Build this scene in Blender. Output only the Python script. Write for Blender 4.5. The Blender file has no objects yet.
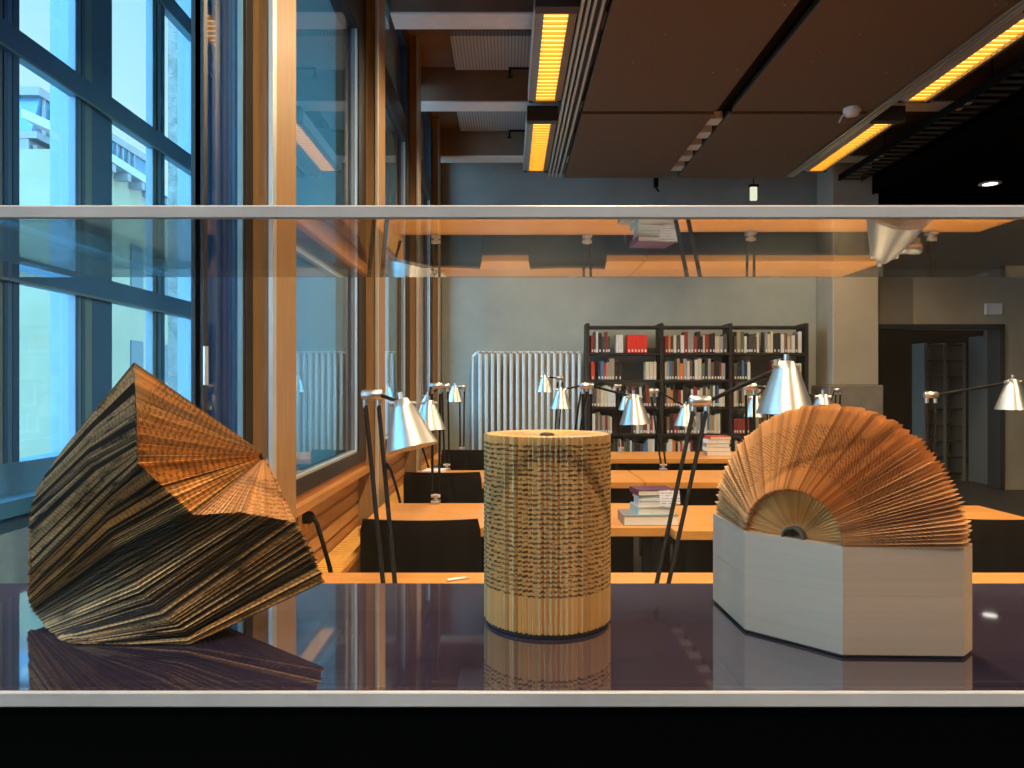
import bpy, math, random
from mathutils import Vector, Matrix
R = random.Random(7)
SC = bpy.context.scene
COL = SC.collection
PI = math.pi
EYE = 1.5
F = 740.0
CX, CY = 508.0, 385.0

def P(px, py, d):
    """a point of the place: image position and distance into the room"""
    return Vector(((px - CX) * d / F, d, EYE - (py - CY) * d / F))

# ------------------------------------------------------------------ materials
class NT:
    def __init__(s, name):
        s.m = bpy.data.materials.new(name); s.m.use_nodes = True
        s.t = s.m.node_tree; s.t.nodes.clear()
        s.out = s.n('ShaderNodeOutputMaterial')
    def n(s, kind, **kw):
        nd = s.t.nodes.new(kind)
        for k, v in kw.items(): setattr(nd, k, v)
        return nd
    def link(s, a, b): s.t.links.new(a, b)
    def put(s, sock, v):
        if isinstance(v, bpy.types.NodeSocket): s.link(v, sock)
        else: sock.default_value = v
    def math(s, op, a, b=0.0, c=0.0, clamp=False):
        nd = s.n('ShaderNodeMath', operation=op); nd.use_clamp = clamp
        s.put(nd.inputs[0], a); s.put(nd.inputs[1], b); s.put(nd.inputs[2], c)
        return nd.outputs[0]
    def mix(s, f, a, b):
        nd = s.n('ShaderNodeMix', data_type='RGBA')
        s.put(nd.inputs[0], f)
        for i, v in ((6, a), (7, b)):
            if isinstance(v, (tuple, list)): v = (*v, 1.0) if len(v) == 3 else v
            s.put(nd.inputs[i], v)
        return nd.outputs[2]
    def noise(s, vec, scale, detail=3.0, rough=0.5):
        nd = s.n('ShaderNodeTexNoise')
        nd.inputs['Scale'].default_value = scale; nd.inputs['Detail'].default_value = detail
        nd.inputs['Roughness'].default_value = rough
        if vec is not None: s.link(vec, nd.inputs['Vector'])
        return nd.outputs['Fac']
    def coord(s, which='Object'): return s.n('ShaderNodeTexCoord').outputs[which]
    def scale(s, vec, xyz):
        nd = s.n('ShaderNodeVectorMath', operation='MULTIPLY'); s.link(vec, nd.inputs[0]); nd.inputs[1].default_value = xyz
        return nd.outputs[0]
    def sep(s, vec):
        nd = s.n('ShaderNodeSeparateXYZ'); s.link(vec, nd.inputs[0]); return nd.outputs
    def ramp(s, f, a, b):
        nd = s.n('ShaderNodeMapRange'); s.link(f, nd.inputs[0]); nd.inputs[1].default_value = a; nd.inputs[2].default_value = b
        return nd.outputs[0]
    def principled(s, col, rough=0.5, metal=0.0, ior=1.5, bump=None, bump_strength=0.2, bump_dist=0.002):
        nd = s.n('ShaderNodeBsdfPrincipled')
        if isinstance(col, (tuple, list)): col = (*col, 1.0)
        s.put(nd.inputs['Base Color'], col); s.put(nd.inputs['Roughness'], rough)
        nd.inputs['Metallic'].default_value = metal; nd.inputs['IOR'].default_value = ior
        if bump is not None:
            b = s.n('ShaderNodeBump'); b.inputs['Strength'].default_value = bump_strength; b.inputs['Distance'].default_value = bump_dist
            s.link(bump, b.inputs['Height']); s.link(b.outputs[0], nd.inputs['Normal'])
        s.link(nd.outputs[0], s.out.inputs['Surface']); return nd

def M_plain(name, col, rough=0.5, metal=0.0, var=0.12, scale=12, ior=1.5):
    t = NT(name); f = t.noise(t.coord(), scale)
    lo = tuple(c * (1 - var) for c in col); hi = tuple(min(1, c * (1 + var)) for c in col)
    t.principled(t.mix(f, lo, hi), rough, metal, ior); return t.m

def M_wood(name, a, b, stretch=(2, 14, 14), rough=0.35, scale=3.0):
    t = NT(name); v = t.scale(t.coord(), stretch)
    f = t.noise(v, scale, 5, 0.6); f = t.ramp(f, 0.3, 0.7)
    t.principled(t.mix(f, a, b), rough, 0, 1.5, f, 0.05); return t.m

def M_rough(name, a, b, scale=5, bs=60, strength=0.3, rough=0.85, dist=0.004):
    t = NT(name); c = t.coord()
    f = t.ramp(t.noise(c, scale, 6, 0.6), 0.3, 0.7); h = t.noise(c, bs, 4, 0.6)
    t.principled(t.mix(f, a, b), rough, 0, 1.45, h, strength, dist); return t.m

def M_emit(name, col, strength):
    t = NT(name); e = t.n('ShaderNodeEmission'); e.inputs[0].default_value = (*col, 1); e.inputs[1].default_value = strength
    t.link(e.outputs[0], t.out.inputs['Surface']); return t.m

def M_glass(name, tint=(1, 1, 1), f0=0.04, rough=0.0):
    """thin pane: Schlick reflection over a clear pane"""
    t = NT(name); g = t.n('ShaderNodeNewGeometry')
    dp = t.n('ShaderNodeVectorMath', operation='DOT_PRODUCT'); t.link(g.outputs['Incoming'], dp.inputs[0]); t.link(g.outputs['Normal'], dp.inputs[1])
    c = t.math('ABSOLUTE', dp.outputs['Value']); k = t.math('POWER', t.math('SUBTRACT', 1.0, c, clamp=True), 5.0)
    fac = t.math('MULTIPLY_ADD', k, 1 - f0, f0, clamp=True)
    tr = t.n('ShaderNodeBsdfTransparent'); tr.inputs[0].default_value = (*tint, 1)
    gl = t.n('ShaderNodeBsdfGlossy'); gl.inputs['Roughness'].default_value = rough
    mx = t.n('ShaderNodeMixShader'); t.link(fac, mx.inputs[0]); t.link(tr.outputs[0], mx.inputs[1]); t.link(gl.outputs[0], mx.inputs[2])
    t.link(mx.outputs[0], t.out.inputs['Surface']); return t.m

def M_pages(name, paper, ink, dark, pitch, u0, u1, amount, leafdark, blot=0.0, word=900.0, wobble=0.7):
    """printed paper edges: UV.x is metres along a leaf, UV.y counts leaves"""
    t = NT(name); u = t.n('ShaderNodeUVMap'); u.uv_map = 'UVMap'; s = t.sep(u.outputs[0]); U, V = s[0], s[1]
    leaf = t.math('FLOOR', V)
    wn = t.n('ShaderNodeTexWhiteNoise', noise_dimensions='1D'); t.link(leaf, wn.inputs['W']); r1 = wn.outputs['Value']
    wn2 = t.n('ShaderNodeTexWhiteNoise', noise_dimensions='1D'); t.link(t.math('ADD', leaf, 51.37), wn2.inputs['W']); r2 = wn2.outputs['Value']
    # rows of print, each leaf pushed a little along
    cb = t.n('ShaderNodeCombineXYZ'); t.link(t.math('MULTIPLY', U, 60.0), cb.inputs[0]); t.link(t.math('MULTIPLY', V, 0.35), cb.inputs[1])
    wob = t.noise(cb.outputs[0], 1.0, 2)
    row = t.math('FRACT', t.math('ADD', t.math('DIVIDE', U, pitch), t.math('MULTIPLY_ADD', wob, wobble, t.math('MULTIPLY', r1, 0.10))))
    inrow = t.math('LESS_THAN', row, 0.5)
    cb2 = t.n('ShaderNodeCombineXYZ'); t.link(t.math('MULTIPLY', U, word), cb2.inputs[0]); t.link(t.math('MULTIPLY', V, 1.1), cb2.inputs[1])
    brk = t.ramp(t.noise(cb2.outputs[0], 1.0, 2), 0.38, 0.52)
    inside = t.math('MULTIPLY', t.math('GREATER_THAN', U, u0), t.math('LESS_THAN', U, u1))
    mask = t.math('MULTIPLY', t.math('MULTIPLY', inrow, brk), t.math('MULTIPLY', inside, amount))
    col = t.mix(mask, paper, ink)
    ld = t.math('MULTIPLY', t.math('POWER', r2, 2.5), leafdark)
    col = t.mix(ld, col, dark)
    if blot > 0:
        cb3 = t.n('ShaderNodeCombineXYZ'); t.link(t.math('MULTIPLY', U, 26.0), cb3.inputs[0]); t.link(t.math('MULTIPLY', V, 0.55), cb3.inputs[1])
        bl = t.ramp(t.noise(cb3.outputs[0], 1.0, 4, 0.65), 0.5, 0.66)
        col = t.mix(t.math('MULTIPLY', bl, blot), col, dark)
    t.principled(col, 0.85, 0, 1.4); return t.m

M = {}
M['paper_roll'] = M_pages('pages_of_cylinder', (.92, .58, .25), (.07, .04, .02), (.52, .28, .10), .0036, .027, .141, .95, .5, word=520)
M['paper_fan'] = M_pages('pages_of_fan', (.90, .49, .20), (.24, .07, .02), (.40, .13, .035), .0036, .018, .064, .6, .75, word=500)
M['paper_core'] = M_pages('pages_of_core', (.88, .44, .14), (.3, .12, .04), (.33, .13, .05), .004, .0, .0, 0, .5)
M['paper_shaded'] = M_pages('pages_shaded', (.76, .46, .20), (.05, .03, .02), (.014, .010, .008), .0042, .004, .25, .45, 2.4, 1.0, word=420)  # same printed paper, shade of the front side put into the colour
M['paper_lit'] = M_pages('pages_lit', (.95, .46, .12), (.20, .06, .02), (.07, .03, .012), .0044, .004, .1, .6, .7, .5, word=500)  # same paper again, warm light on the upper side put into the colour
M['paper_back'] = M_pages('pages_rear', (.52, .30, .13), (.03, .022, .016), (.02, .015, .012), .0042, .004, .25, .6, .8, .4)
M['block'] = M_wood('pressed_page_block', (.61, .43, .295), (.69, .495, .35), (1, 1, 60), .6, 2.0)
M['black_board'] = M_plain('black_board', (.012, .011, .012), .6)
M['spine'] = M_plain('dark_spine', (.10, .085, .07), .7)
M['shelf'] = M_plain('dark_violet_glass', (.048, .035, .060), .03, 0, .1, 3, 4.6)
M['plinth'] = M_plain('matt_black_plinth', (.003, .003, .003), .9, 0, .1, 3, 1.05)
M['edge'] = M_rough('ground_glass_edge', (.50, .47, .46), (.66, .62, .60), 9, 160, .12, .3, .001)
M['glass_case'] = M_glass('clear_case_glass', (.94, .955, .96), .19)
M['glass_front'] = M_glass('clear_front_glass', (.985, .985, .99), .03)
M['glass_win'] = M_glass('window_glass', (.80, .95, 1.0), .11)
M['glass_side'] = M_glass('side_light_glass', (.85, .95, 1.0), .03)
M['glass_out'] = M_glass('outer_glass', (.85, .97, 1.0), .04)
M['wood'] = M_wood('orange_beech', (.60, .235, .045), (.74, .32, .075), (1.5, 12, 12), .28)
M['wood_dark'] = M_wood('dark_orange_beech', (.25, .085, .02), (.36, .135, .03), (14, 2, 14), .35)
M['wood_wall'] = M_wood('mid_beech', (.38, .16, .045), (.48, .22, .065), (12, 1.5, 12), .35)
M['wood_v'] = M_wood('upright_beech', (.27, .15, .065), (.35, .21, .09), (12, 12, 1.2), .4)
M['wood_slat'] = M_wood('yellow_slats', (.70, .38, .08), (.82, .47, .12), (12, 2, 12), .4)
M['black'] = M_plain('black_lacquer', (.004, .004, .005), .45, 0, .2, 12, 1.25)
M['black_matt'] = M_plain('black_matt', (.006, .006, .006), .55, 0, .1, 12, 1.2)
M['frame'] = M_plain('dark_window_frame', (.012, .015, .02), .4)
M['alu'] = M_plain('aluminium', (.56, .555, .54), .36, 1.0, .06, 40)
M['alu_in'] = M_plain('white_lamp_lining', (.80, .76, .68), .6)
M['trim'] = M_plain('pale_metal_trim', (.70, .68, .62), .35, .6, .05)
M['outer_frame'] = M_plain('paint_blue_lit', (.08, .26, .46), .35, 0, .06)  # blue bounce light put into the frame colour
M['outer_backlit'] = M_plain('paint_backlit', (.030, .13, .32), .4, 0, .1)  # frame paint darkened, the backlit inner faces put into the colour
M['outer_skylit'] = M_plain('paint_skylit', (.15, .28, .36), .5, 0, .05)  # frame paint paled, sky light on the reveals put into the colour
M['concrete'] = M_rough('grey_green_concrete', (.27, .30, .265), (.35, .37, .325), 1.6, 50, .12)
M['concrete_tan'] = M_rough('tan_concrete', (.33, .28, .195), (.41, .35, .25), 1.4, 50, .12)
M['parapet'] = M_rough('rough_plaster_blue_lit', (.25, .40, .52), (.37, .54, .66), 7, 70, .5)  # plaster tinted with the blue light that falls on it
M['stucco'] = M_rough('teal_plaster', (.42, .60, .58), (.48, .66, .64), 2, 80, .2)
M['darkstone'] = M_rough('dark_stone', (.17, .14, .10), (.25, .21, .16), 4, 60, .15)
M['slab'] = M_rough('brown_slab', (.17, .105, .062), (.23, .145, .088), 2, 60, .1)
M['soffit_strip'] = M_plain('bounce_lit_soffit', (.84, .80, .70), .7)  # bounced light on the beam undersides put into this pale colour
M['grey_panel'] = None
M['panel_edge'] = M_plain('panel_edge', (.03, .025, .02), .6)
M['floor'] = M_rough('dark_floor', (.022, .019, .017), (.034, .029, .025), 2, 90, .05, .5)
M['wall_hall'] = M_rough('hall_wall', (.40, .34, .27), (.47, .40, .32), 2, 60, .1)
M['housing'] = M_plain('lamp_housing_grey', (.34, .31, .27), .45, .3)
M['housing_dark'] = M_plain('lamp_housing_end', (.06, .045, .035), .5)
M['lamp_light'] = M_emit('warm_tube', (1.0, .55, .12), 3.4)
M['louvre'] = M_plain('gold_louvre', (.72, .46, .12), .4, .6)
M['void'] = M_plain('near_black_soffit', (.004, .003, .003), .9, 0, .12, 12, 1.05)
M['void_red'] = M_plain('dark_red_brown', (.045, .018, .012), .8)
M['white'] = M_plain('white_plastic', (.75, .74, .70), .4)
M['rad'] = M_plain('radiator_enamel', (.74, .76, .74), .35)
M['shelf_black'] = M_plain('black_shelf_steel', (.010, .008, .008), .55)
M['shelf_grey'] = M_plain('grey_shelf_steel', (.15, .175, .175), .5)
M['bld_white'] = M_rough('white_facade', (.14, .15, .155), (.17, .18, .185), 1, 20, .05)
M['bld_glass'] = M_plain('facade_glazing', (.04, .10, .12), .15)
M['bld_blue'] = M_plain('blue_glass_roof', (.05, .14, .22), .2)
M['bld_yellow'] = M_rough('pale_green_render', (.17, .185, .12), (.20, .215, .15), 1, 20, .05)
M['bld_rough'] = M_rough('grey_roughcast', (.085, .10, .095), (.17, .19, .18), 6, 14, .9, .9, .05)
M['roof'] = M_plain('grey_roof', (.22, .26, .28), .7)
M['sign'] = M_emit('lit_sign', (.9, .95, .7), .9)
M['downlight'] = M_emit('downlight_bulb', (1, .93, .8), 3)

t = NT('perforated_brown_panel'); c = t.coord()
v = t.n('ShaderNodeTexVoronoi'); v.inputs['Scale'].default_value = 5.0; t.link(c, v.inputs['Vector'])
dot = t.math('LESS_THAN', v.outputs['Distance'], 0.05)
f = t.ramp(t.noise(c, 60, 3), .35, .65)
t.principled(t.mix(t.math('MULTIPLY', dot, .5), t.mix(f, (.135, .088, .050), (.18, .122, .072)), (.6, .5, .4)), .75); M['panel'] = t.m

t = NT('ribbed_grey_panel'); c = t.sep(t.coord())
s_ = t.math('GREATER_THAN', t.math('FRACT', t.math('MULTIPLY', c[0], 30)), .4)
t.principled(t.mix(s_, (.30, .30, .28), (.52, .52, .48)), .6); M['grey_panel'] = t.m

# ------------------------------------------------------------------ mesh builder
class MB:
    def __init__(s): s.v = []; s.f = []; s.m = []; s.uv = []; s.sm = []
    def add(s, verts, faces, m=0, uvs=None, smooth=False):
        o = len(s.v); s.v += [Vector(p) for p in verts]
        for i, f in enumerate(faces):
            s.f.append([o + k for k in f]); s.m.append(m); s.sm.append(smooth)
            s.uv.append(uvs[i] if uvs else [(0, 0)] * len(f))
        return s
    def hexa(s, c, m=0):
        return s.add(c, [(0, 3, 2, 1), (4, 5, 6, 7), (0, 1, 5, 4), (1, 2, 6, 5), (2, 3, 7, 6), (3, 0, 4, 7)], m)
    def box(s, x0, x1, y0, y1, z0, z1, m=0):
        x0, x1 = min(x0, x1), max(x0, x1); y0, y1 = min(y0, y1), max(y0, y1); z0, z1 = min(z0, z1), max(z0, z1)
        return s.hexa([(x0, y0, z0), (x1, y0, z0), (x1, y1, z0), (x0, y1, z0), (x0, y0, z1), (x1, y0, z1), (x1, y1, z1), (x0, y1, z1)], m)
    def bbox(s, x0, x1, y0, y1, z0, z1, b, m=0):
        """box with chamfered edges (all twelve)"""
        pts = []
        for (sx, X) in ((1, x0), (-1, x1)):
            for (sy, Y) in ((1, y0), (-1, y1)):
                for (sz, Z) in ((1, z0), (-1, z1)):
                    pts += [(X, Y + sy * b, Z + sz * b), (X + sx * b, Y, Z + sz * b), (X + sx * b, Y + sy * b, Z)]
        import bmesh
        bm = bmesh.new()
        for p in pts: bm.verts.new(p)
        bmesh.ops.convex_hull(bm, input=bm.verts)
        bmesh.ops.dissolve_limit(bm, angle_limit=.02, verts=bm.verts, edges=bm.edges)
        bm.verts.index_update()
        s.add([v.co.copy() for v in bm.verts], [[v.index for v in f.verts] for f in bm.faces], m); bm.free(); return s
    def prism(s, poly, z0, z1, m=0):
        n = len(poly); vs = [(x, y, z0) for x, y in poly] + [(x, y, z1) for x, y in poly]
        fs = [tuple(range(n - 1, -1, -1)), tuple(range(n, 2 * n))] + [(i, (i + 1) % n, n + (i + 1) % n, n + i) for i in range(n)]
        return s.add(vs, fs, m)
    def lathe(s, prof, base, axis, n=24, m=0, caps=True, smooth=True):
        """prof: (distance along axis, radius) pairs"""
        a = Vector(axis).normalized(); q = a.to_track_quat('Z', 'Y'); b = Vector(base)
        rings = []
        vs = []
        for (h, r) in prof:
            vs += [b + q @ Vector((r * math.cos(2 * PI * k / n), r * math.sin(2 * PI * k / n), h)) for k in range(n)]
        fs = []
        for j in range(len(prof) - 1):
            for k in range(n):
                fs.append((j * n + k, j * n + (k + 1) % n, (j + 1) * n + (k + 1) % n, (j + 1) * n + k))
        s.add(vs, fs, m, None, smooth)
        if caps:
            s.add(vs[:n], [tuple(range(n - 1, -1, -1))], m); s.add(vs[-n:], [tuple(range(n))], m)
        return s
    def tube(s, p, q, r, n=10, m=0, r2=None):
        p, q = Vector(p), Vector(q); L = (q - p).length
        return s.lathe([(0, r), (L, r2 if r2 is not None else r)], p, q - p, n, m)
    def path(s, pts, r, n=8, m=0):
        for a, b in zip(pts, pts[1:]): s.tube(a, b, r, n, m)
        return s
    def build(s, name, mats, parent=None, origin=None):
        if not isinstance(mats, (list, tuple)): mats = [mats]
        if parent is not None: o0 = parent_origin(parent)
        elif origin is not None: o0 = Vector(origin)
        else:
            xs = [v.x for v in s.v]; ys = [v.y for v in s.v]; zs = [v.z for v in s.v]
            o0 = Vector(((min(xs) + max(xs)) / 2, (min(ys) + max(ys)) / 2, min(zs)))
        me = bpy.data.meshes.new(name); me.from_pydata([v - o0 for v in s.v], [], s.f)
        for mt in mats: me.materials.append(mt)
        ul = me.uv_layers.new(name='UVMap')
        for i, p in enumerate(me.polygons):
            p.material_index = s.m[i]; p.use_smooth = s.sm[i]
            for k, li in enumerate(p.loop_indices): ul.data[li].uv = s.uv[i][k]
        me.update()
        o = bpy.data.objects.new(name, me); COL.objects.link(o)
        if parent is not None: o.parent = parent
        else: o.location = o0
        ORG[o.name] = o0
        return o
ORG = {}
def parent_origin(o): return ORG[o.name]

def tag(o, label=None, cat=None, group=None, kind=None):
    if label: o['label'] = label
    if cat: o['category'] = cat
    if group: o['group'] = group
    if kind: o['kind'] = kind
    return o
def thing(name, label, cat, loc=(0, 0, 0), group=None):
    o = bpy.data.objects.new(name, None); COL.objects.link(o); o.empty_display_size = .05
    o.location = loc; ORG[o.name] = Vector(loc)
    return tag(o, label, cat, group)
def struct(o, label=None, cat=None):
    o['kind'] = 'structure'
    return tag(o, label, cat)
def copy_tree(o, parent=None):
    c = o.copy(); COL.objects.link(c)
    if parent is not None: c.parent = parent
    for ch in list(KIDS.get(o.name, ())) or [k for k in o.children]: copy_tree(ch, c)
    return c
KIDS = {}

# ------------------------------------------------------------------ the room shell
WX = -.95            # plane of the inner glazed wall
OX = -2.3            # plane of the outer facade glazing
FAR = 10.6
CEIL = 4.87
struct(MB().box(OX - .2, 9.2, -4.2, 14.2, -.1, 0).build('floor', M['floor']), 'dark floor of the reading room', 'floor')
struct(MB().box(OX - .2, 9.2, -4.2, 14.2, CEIL, CEIL + .2).build('ceiling', M['slab']), 'brown slab ceiling between the beams', 'ceiling')
# far wall: left of the doorway, above it
OPX0, OPX1, OPZ = 5.20, 7.07, 2.37
w = thing('wall_far', 'grey green concrete wall at the end of the reading room', 'wall', (2, FAR, 0)); w['kind'] = 'structure'
MB().box(WX - .2, OPX0, FAR, FAR + .25, 0, CEIL).build('concrete_field', M['concrete'], w)
MB().box(OPX0, OPX1, FAR, FAR + .25, OPZ, CEIL).build('lintel', M['concrete_tan'], w)
MB().box(OPX1, 9.0, FAR, FAR + .25, 0, CEIL).build('jamb_field', M['concrete_tan'], w)
struct(MB().box(9.0, 9.2, -4.2, 14.2, 0, CEIL).build('wall_right', M['wall_hall']), 'plain side wall right of the tables', 'wall')
struct(MB().box(OX - .2, 9.2, -4.2, -4.0, 0, CEIL).build('wall_back', M['wall_hall']), 'plain wall behind the viewer', 'wall')
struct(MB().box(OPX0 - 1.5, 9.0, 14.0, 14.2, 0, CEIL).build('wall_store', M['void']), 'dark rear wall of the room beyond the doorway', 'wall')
fr = MB(); fr.box(OPX0 - .03, OPX0 + .04, FAR - .03, FAR + .25, 0, OPZ); fr.box(OPX1 - .04, OPX1 + .03, FAR - .03, FAR + .25, 0, OPZ); fr.box(OPX0 - .03, OPX1 + .03, FAR - .03, FAR + .25, OPZ - .07, OPZ)
struct(fr.build('door_1', M['frame']), 'black framed doorway to the dark store room', 'doorway')
# pillar right of the bookcase, with a dark stone foot
pl = thing('wall_pillar', 'pale concrete pillar between bookcase and dark doorway', 'pillar', (4.8, 10.2, 0)); pl['kind'] = 'structure'
MB().bbox(4.40, 5.02, 10.02, 10.55, 1.5, CEIL - .01, .01).build('shaft', M['concrete_tan'], pl)
MB().bbox(4.33, 5.06, 9.97, 10.56, 0.005, 1.5, .01).build('foot', M['darkstone'], pl)

# ---- inner glazed wall on the left (plane x = WX)
pill = [(2.746, 3.06), (4.94, 5.28), (7.13, 7.45), (9.31, 9.63)]
wl = thing('wall_left', 'orange timber wall with tall dark framed windows', 'wall', (WX, 6, 0)); wl['kind'] = 'structure'
for (a, b) in pill:
    p_ = MB().box(WX - (.02 if a < 3 else .2), -.876, a, b, 0, CEIL - .005).build('timber_pillar', M['wood_v'], wl)
    MB().box(-.884, -.868, a - .014, a + .03, 0.1, CEIL - .02).build('corner_trim', M['trim'], p_)
bays = [(3.06, 4.94), (5.28, 7.13), (7.45, 9.31), (9.63, FAR)]
for (a, b) in bays:
    MB().box(WX - .2, WX - .03, a, b, 0, .62).build('lower_panel', M['wood_dark'], wl)
    MB().box(WX - .2, WX - .06, a, b, .62, .92).build('recess_panel', M['wood_dark'], wl)
    MB().box(WX - .2, WX + .035, a, b, .925, .962).build('ledge', M['wood_wall'], wl)
    MB().box(WX - .2, WX - .005, a, b, .962, 1.0).build('sill_rail', M['wood_dark'], wl)
    for k in range(3):
        MB().box(WX - .06, WX - .045, a + .01, b - .01, .645 + k * .09, .71 + k * .09).build('board', M['wood_wall'], wl)
    MB().box(WX - .2, WX, a, b, 4.74, CEIL - .005).build('head_panel', M['slab'], wl)
def inner_window(n, a, b, label, extra=None):
    o = thing('window_%d' % n, label, 'window', (WX, (a + b) / 2, 1.0)); o['kind'] = 'structure'
    f = MB(); X0, X1 = WX - .10, WX + .004
    w0, w1 = .13, .24
    if n == 1: w0, w1, X0 = .03, .075, WX - .035
    f.box(X0, X1, a, a + w0, 1.0, 4.74); f.box(X0, X1, b - w1, b, 1.0, 4.74)
    f.box(X0, X1, a + w0, b - w1, 1.0, 1.075); f.box(X0, X1, a + w0, b - w1, 4.66, 4.74)
    if n != 1: f.box(X0, X1, a + w0, b - w1, 3.76, 3.98)
    f.build('window_frame', M['frame'], o)
    tz = 3.76 if n != 1 else 4.66
    g = MB(); g.box(WX - .03, WX - .024, a + w0, b - w1, 1.075, tz); g.build('lower_pane', M['glass_side' if n == 1 else 'glass_win'], o)
    if n != 1: MB().box(WX - .03, WX - .024, a + w0, b - w1, 3.98, 4.66).build('upper_pane', M['glass_win'], o)
    bd = MB(); q = .012
    bd.box(WX - .022, WX - .006, b - w1 - q, b - w1, 1.075, tz); bd.box(WX - .022, WX - .006, a + w0, b - w1, 1.075, 1.075 + q)
    if n == 1: bd.box(WX - .022, WX - .006, a + w0 - .03, a + w0 - .002, 1.075, tz)
    bd.build('glazing_bead', M['outer_skylit'] if n == 1 else M['trim'], o)
    if n != 1:
        h = MB(); zc = 2.0; h.box(WX + .004, WX + .02, a + .03, a + .06, zc - .05, zc + .05); h.tube((WX + .02, a + .045, zc), (WX + .05, a + .045, zc), .008); h.tube((WX + .05, a + .045, zc), (WX + .05, a + .045, zc - .14), .009)
        h.build('window_handle', M['black_matt'], o)
    else:
        h = MB(); h.tube((WX + .012, a - .004, 1.50), (WX + .012, a - .004, 1.62), .008); h.build('window_handle', M['trim'], o)
    return o
inner_window(1, 2.30, 2.746, 'narrow dark blue glazed side light left of the timber pillars')
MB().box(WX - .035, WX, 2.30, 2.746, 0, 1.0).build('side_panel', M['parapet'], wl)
MB().box(WX - .035, WX, 2.30, 2.746, 4.74, CEIL - .005).build('side_head', M['slab'], wl)
for i, (a, b) in enumerate(bays):
    inner_window(i + 2, a, b, ['large window reflecting the room beside the nearest timber pillar', 'tall window behind the silver lamp by the second pillar',
                               'tall window between the third and fourth timber pillars', 'tall window in the far left corner of the room'][i])
# ---- outer facade on the left (plane x = OX)
ow = thing('wall_outer', 'blue grey outer facade with rough parapet', 'wall', (OX, 1, 0)); ow['kind'] = 'structure'
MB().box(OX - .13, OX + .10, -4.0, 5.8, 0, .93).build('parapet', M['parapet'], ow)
MB().box(OX - .13, OX + .16, -4.0, 5.8, .93, 1.00).build('sill_board', M['outer_frame'], ow)
MB().box(OX - .13, OX + .02, -4.0, 5.8, 1.0, 1.14).build('lower_rail', M['outer_frame'], ow)
MB().box(OX - .13, OX + .05, -4.0, 5.8, 4.72, CEIL - .005).build('head', M['outer_backlit'], ow)
MB().box(OX + .006, OX + .04, -4.0, -1.5, 1.0, CEIL - .005).build('daylight_blocker', M['wall_hall'], ow)  # unseen panel added to keep daylight off the sculpture fronts
rt = MB(); rt.box(OX - .13, WX - .2, 5.8, 6.0, 0, CEIL - .005)
struct(rt.build('wall_return', M['stucco']), 'pale teal plaster return wall behind the first window', 'wall')
t = NT('blue_translucent_cloth'); cn = t.noise(t.coord(), 20); cc_ = t.mix(cn, (.03, .20, .33), (.045, .25, .42))
df = t.n('ShaderNodeBsdfDiffuse'); tl = t.n('ShaderNodeBsdfTranslucent'); t.link(cc_, df.inputs[0]); t.link(cc_, tl.inputs[0])
mxs = t.n('ShaderNodeMixShader'); mxs.inputs[0].default_value = .6; t.link(df.outputs[0], mxs.inputs[1]); t.link(tl.outputs[0], mxs.inputs[2]); t.link(mxs.outputs[0], t.out.inputs['Surface'])
vs = []; fs = []; n = 60
for k in range(n + 1):
    yy = 2.96 + .62 * k / n; xx = -1.25 + .025 * math.sin(k * .62) + .012 * math.sin(k * 1.5)
    vs += [(xx, yy, .05), (xx, yy, 4.66), (xx - .002, yy, 4.66), (xx - .002, yy, .05)]
for k in range(n):
    for q in range(4): fs.append((k * 4 + q, k * 4 + (q + 1) % 4, k * 4 + 4 + (q + 1) % 4, k * 4 + 4 + q))
cu = thing('window_curtain', 'deep blue folded curtain behind the narrow glazed side light', 'curtain', (-1.25, 3.27, .05))
MB().add(vs, fs, 0, None, True).build('cloth', t.m, cu)
MB().tube((-1.25, 2.9, 4.68), (-1.25, 3.65, 4.68), .014).tube((-1.25, 3.6, 4.68), (-1.25, 3.6, CEIL - .001), .01).build('curtain_rod', M['black_matt'], cu)
posts = []
y = 4.19
cols = []
while y > -4: cols.append(('pil', y)); cols.append(('mul', y - .76)); y -= 1.5
cols += [('mul', 4.90), ('end', 5.66)]
for kind, yc in cols:
    if kind == 'pil':
        p_ = MB().box(OX - .13, OX, yc - .10, yc + .108, 1.0, 4.74).build('facade_pier', M['outer_backlit'], ow)
        MB().box(OX - .133, OX, yc - .26, yc - .10, 1.0, 4.74).build('pier_reveal', M['outer_skylit'], ow)
        for (u0, u1) in ((-.258, -.235), (-.205, -.17)): MB().box(OX, OX + .004, yc + u0, yc + u1, 1.14, 4.72).build('sash_line', M['outer_backlit'], p_)
    elif kind == 'mul':
        MB().box(OX - .045, OX - .001, yc - .11, yc + .045, 1.0, 4.74).build('mullion_reveal', M['outer_skylit'], ow)
        MB().box(OX - .001, OX + .003, yc - .045, yc + .045, 1.0, 4.74).build('mullion', M['outer_frame'], ow)
        for (u0, u1) in ((-.06, -.035), (.0, .045)): MB().box(OX + .003, OX + .006, yc + u0, yc + u1, 1.14, 4.72).build('sash_line', M['outer_backlit'], ow)
    else:
        MB().box(OX - .12, OX, 5.42, 5.8, 1.0, 4.74).build('end_jamb', M['outer_skylit'], ow)
        for (u0, u1) in ((5.42, 5.455), (5.50, 5.53), (5.58, 5.64)): MB().box(OX, OX + .005, u0, u1, 1.14, 4.72).build('sash_line', M['outer_backlit'], ow)
for z, h_ in ((1.5 + .56, .07), (1.5 + 1.62, .075), (1.5 + 2.60, .075)):
    MB().box(OX - .045, OX + .008, -4.0, 5.66, z - h_, z + h_ * .6).build('transom', M['outer_backlit'], ow)
    MB().box(OX - .03, OX + .02, -4.0, 5.66, z - h_ - .012, z - h_).build('transom_lip', M['outer_skylit'], ow)
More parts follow.
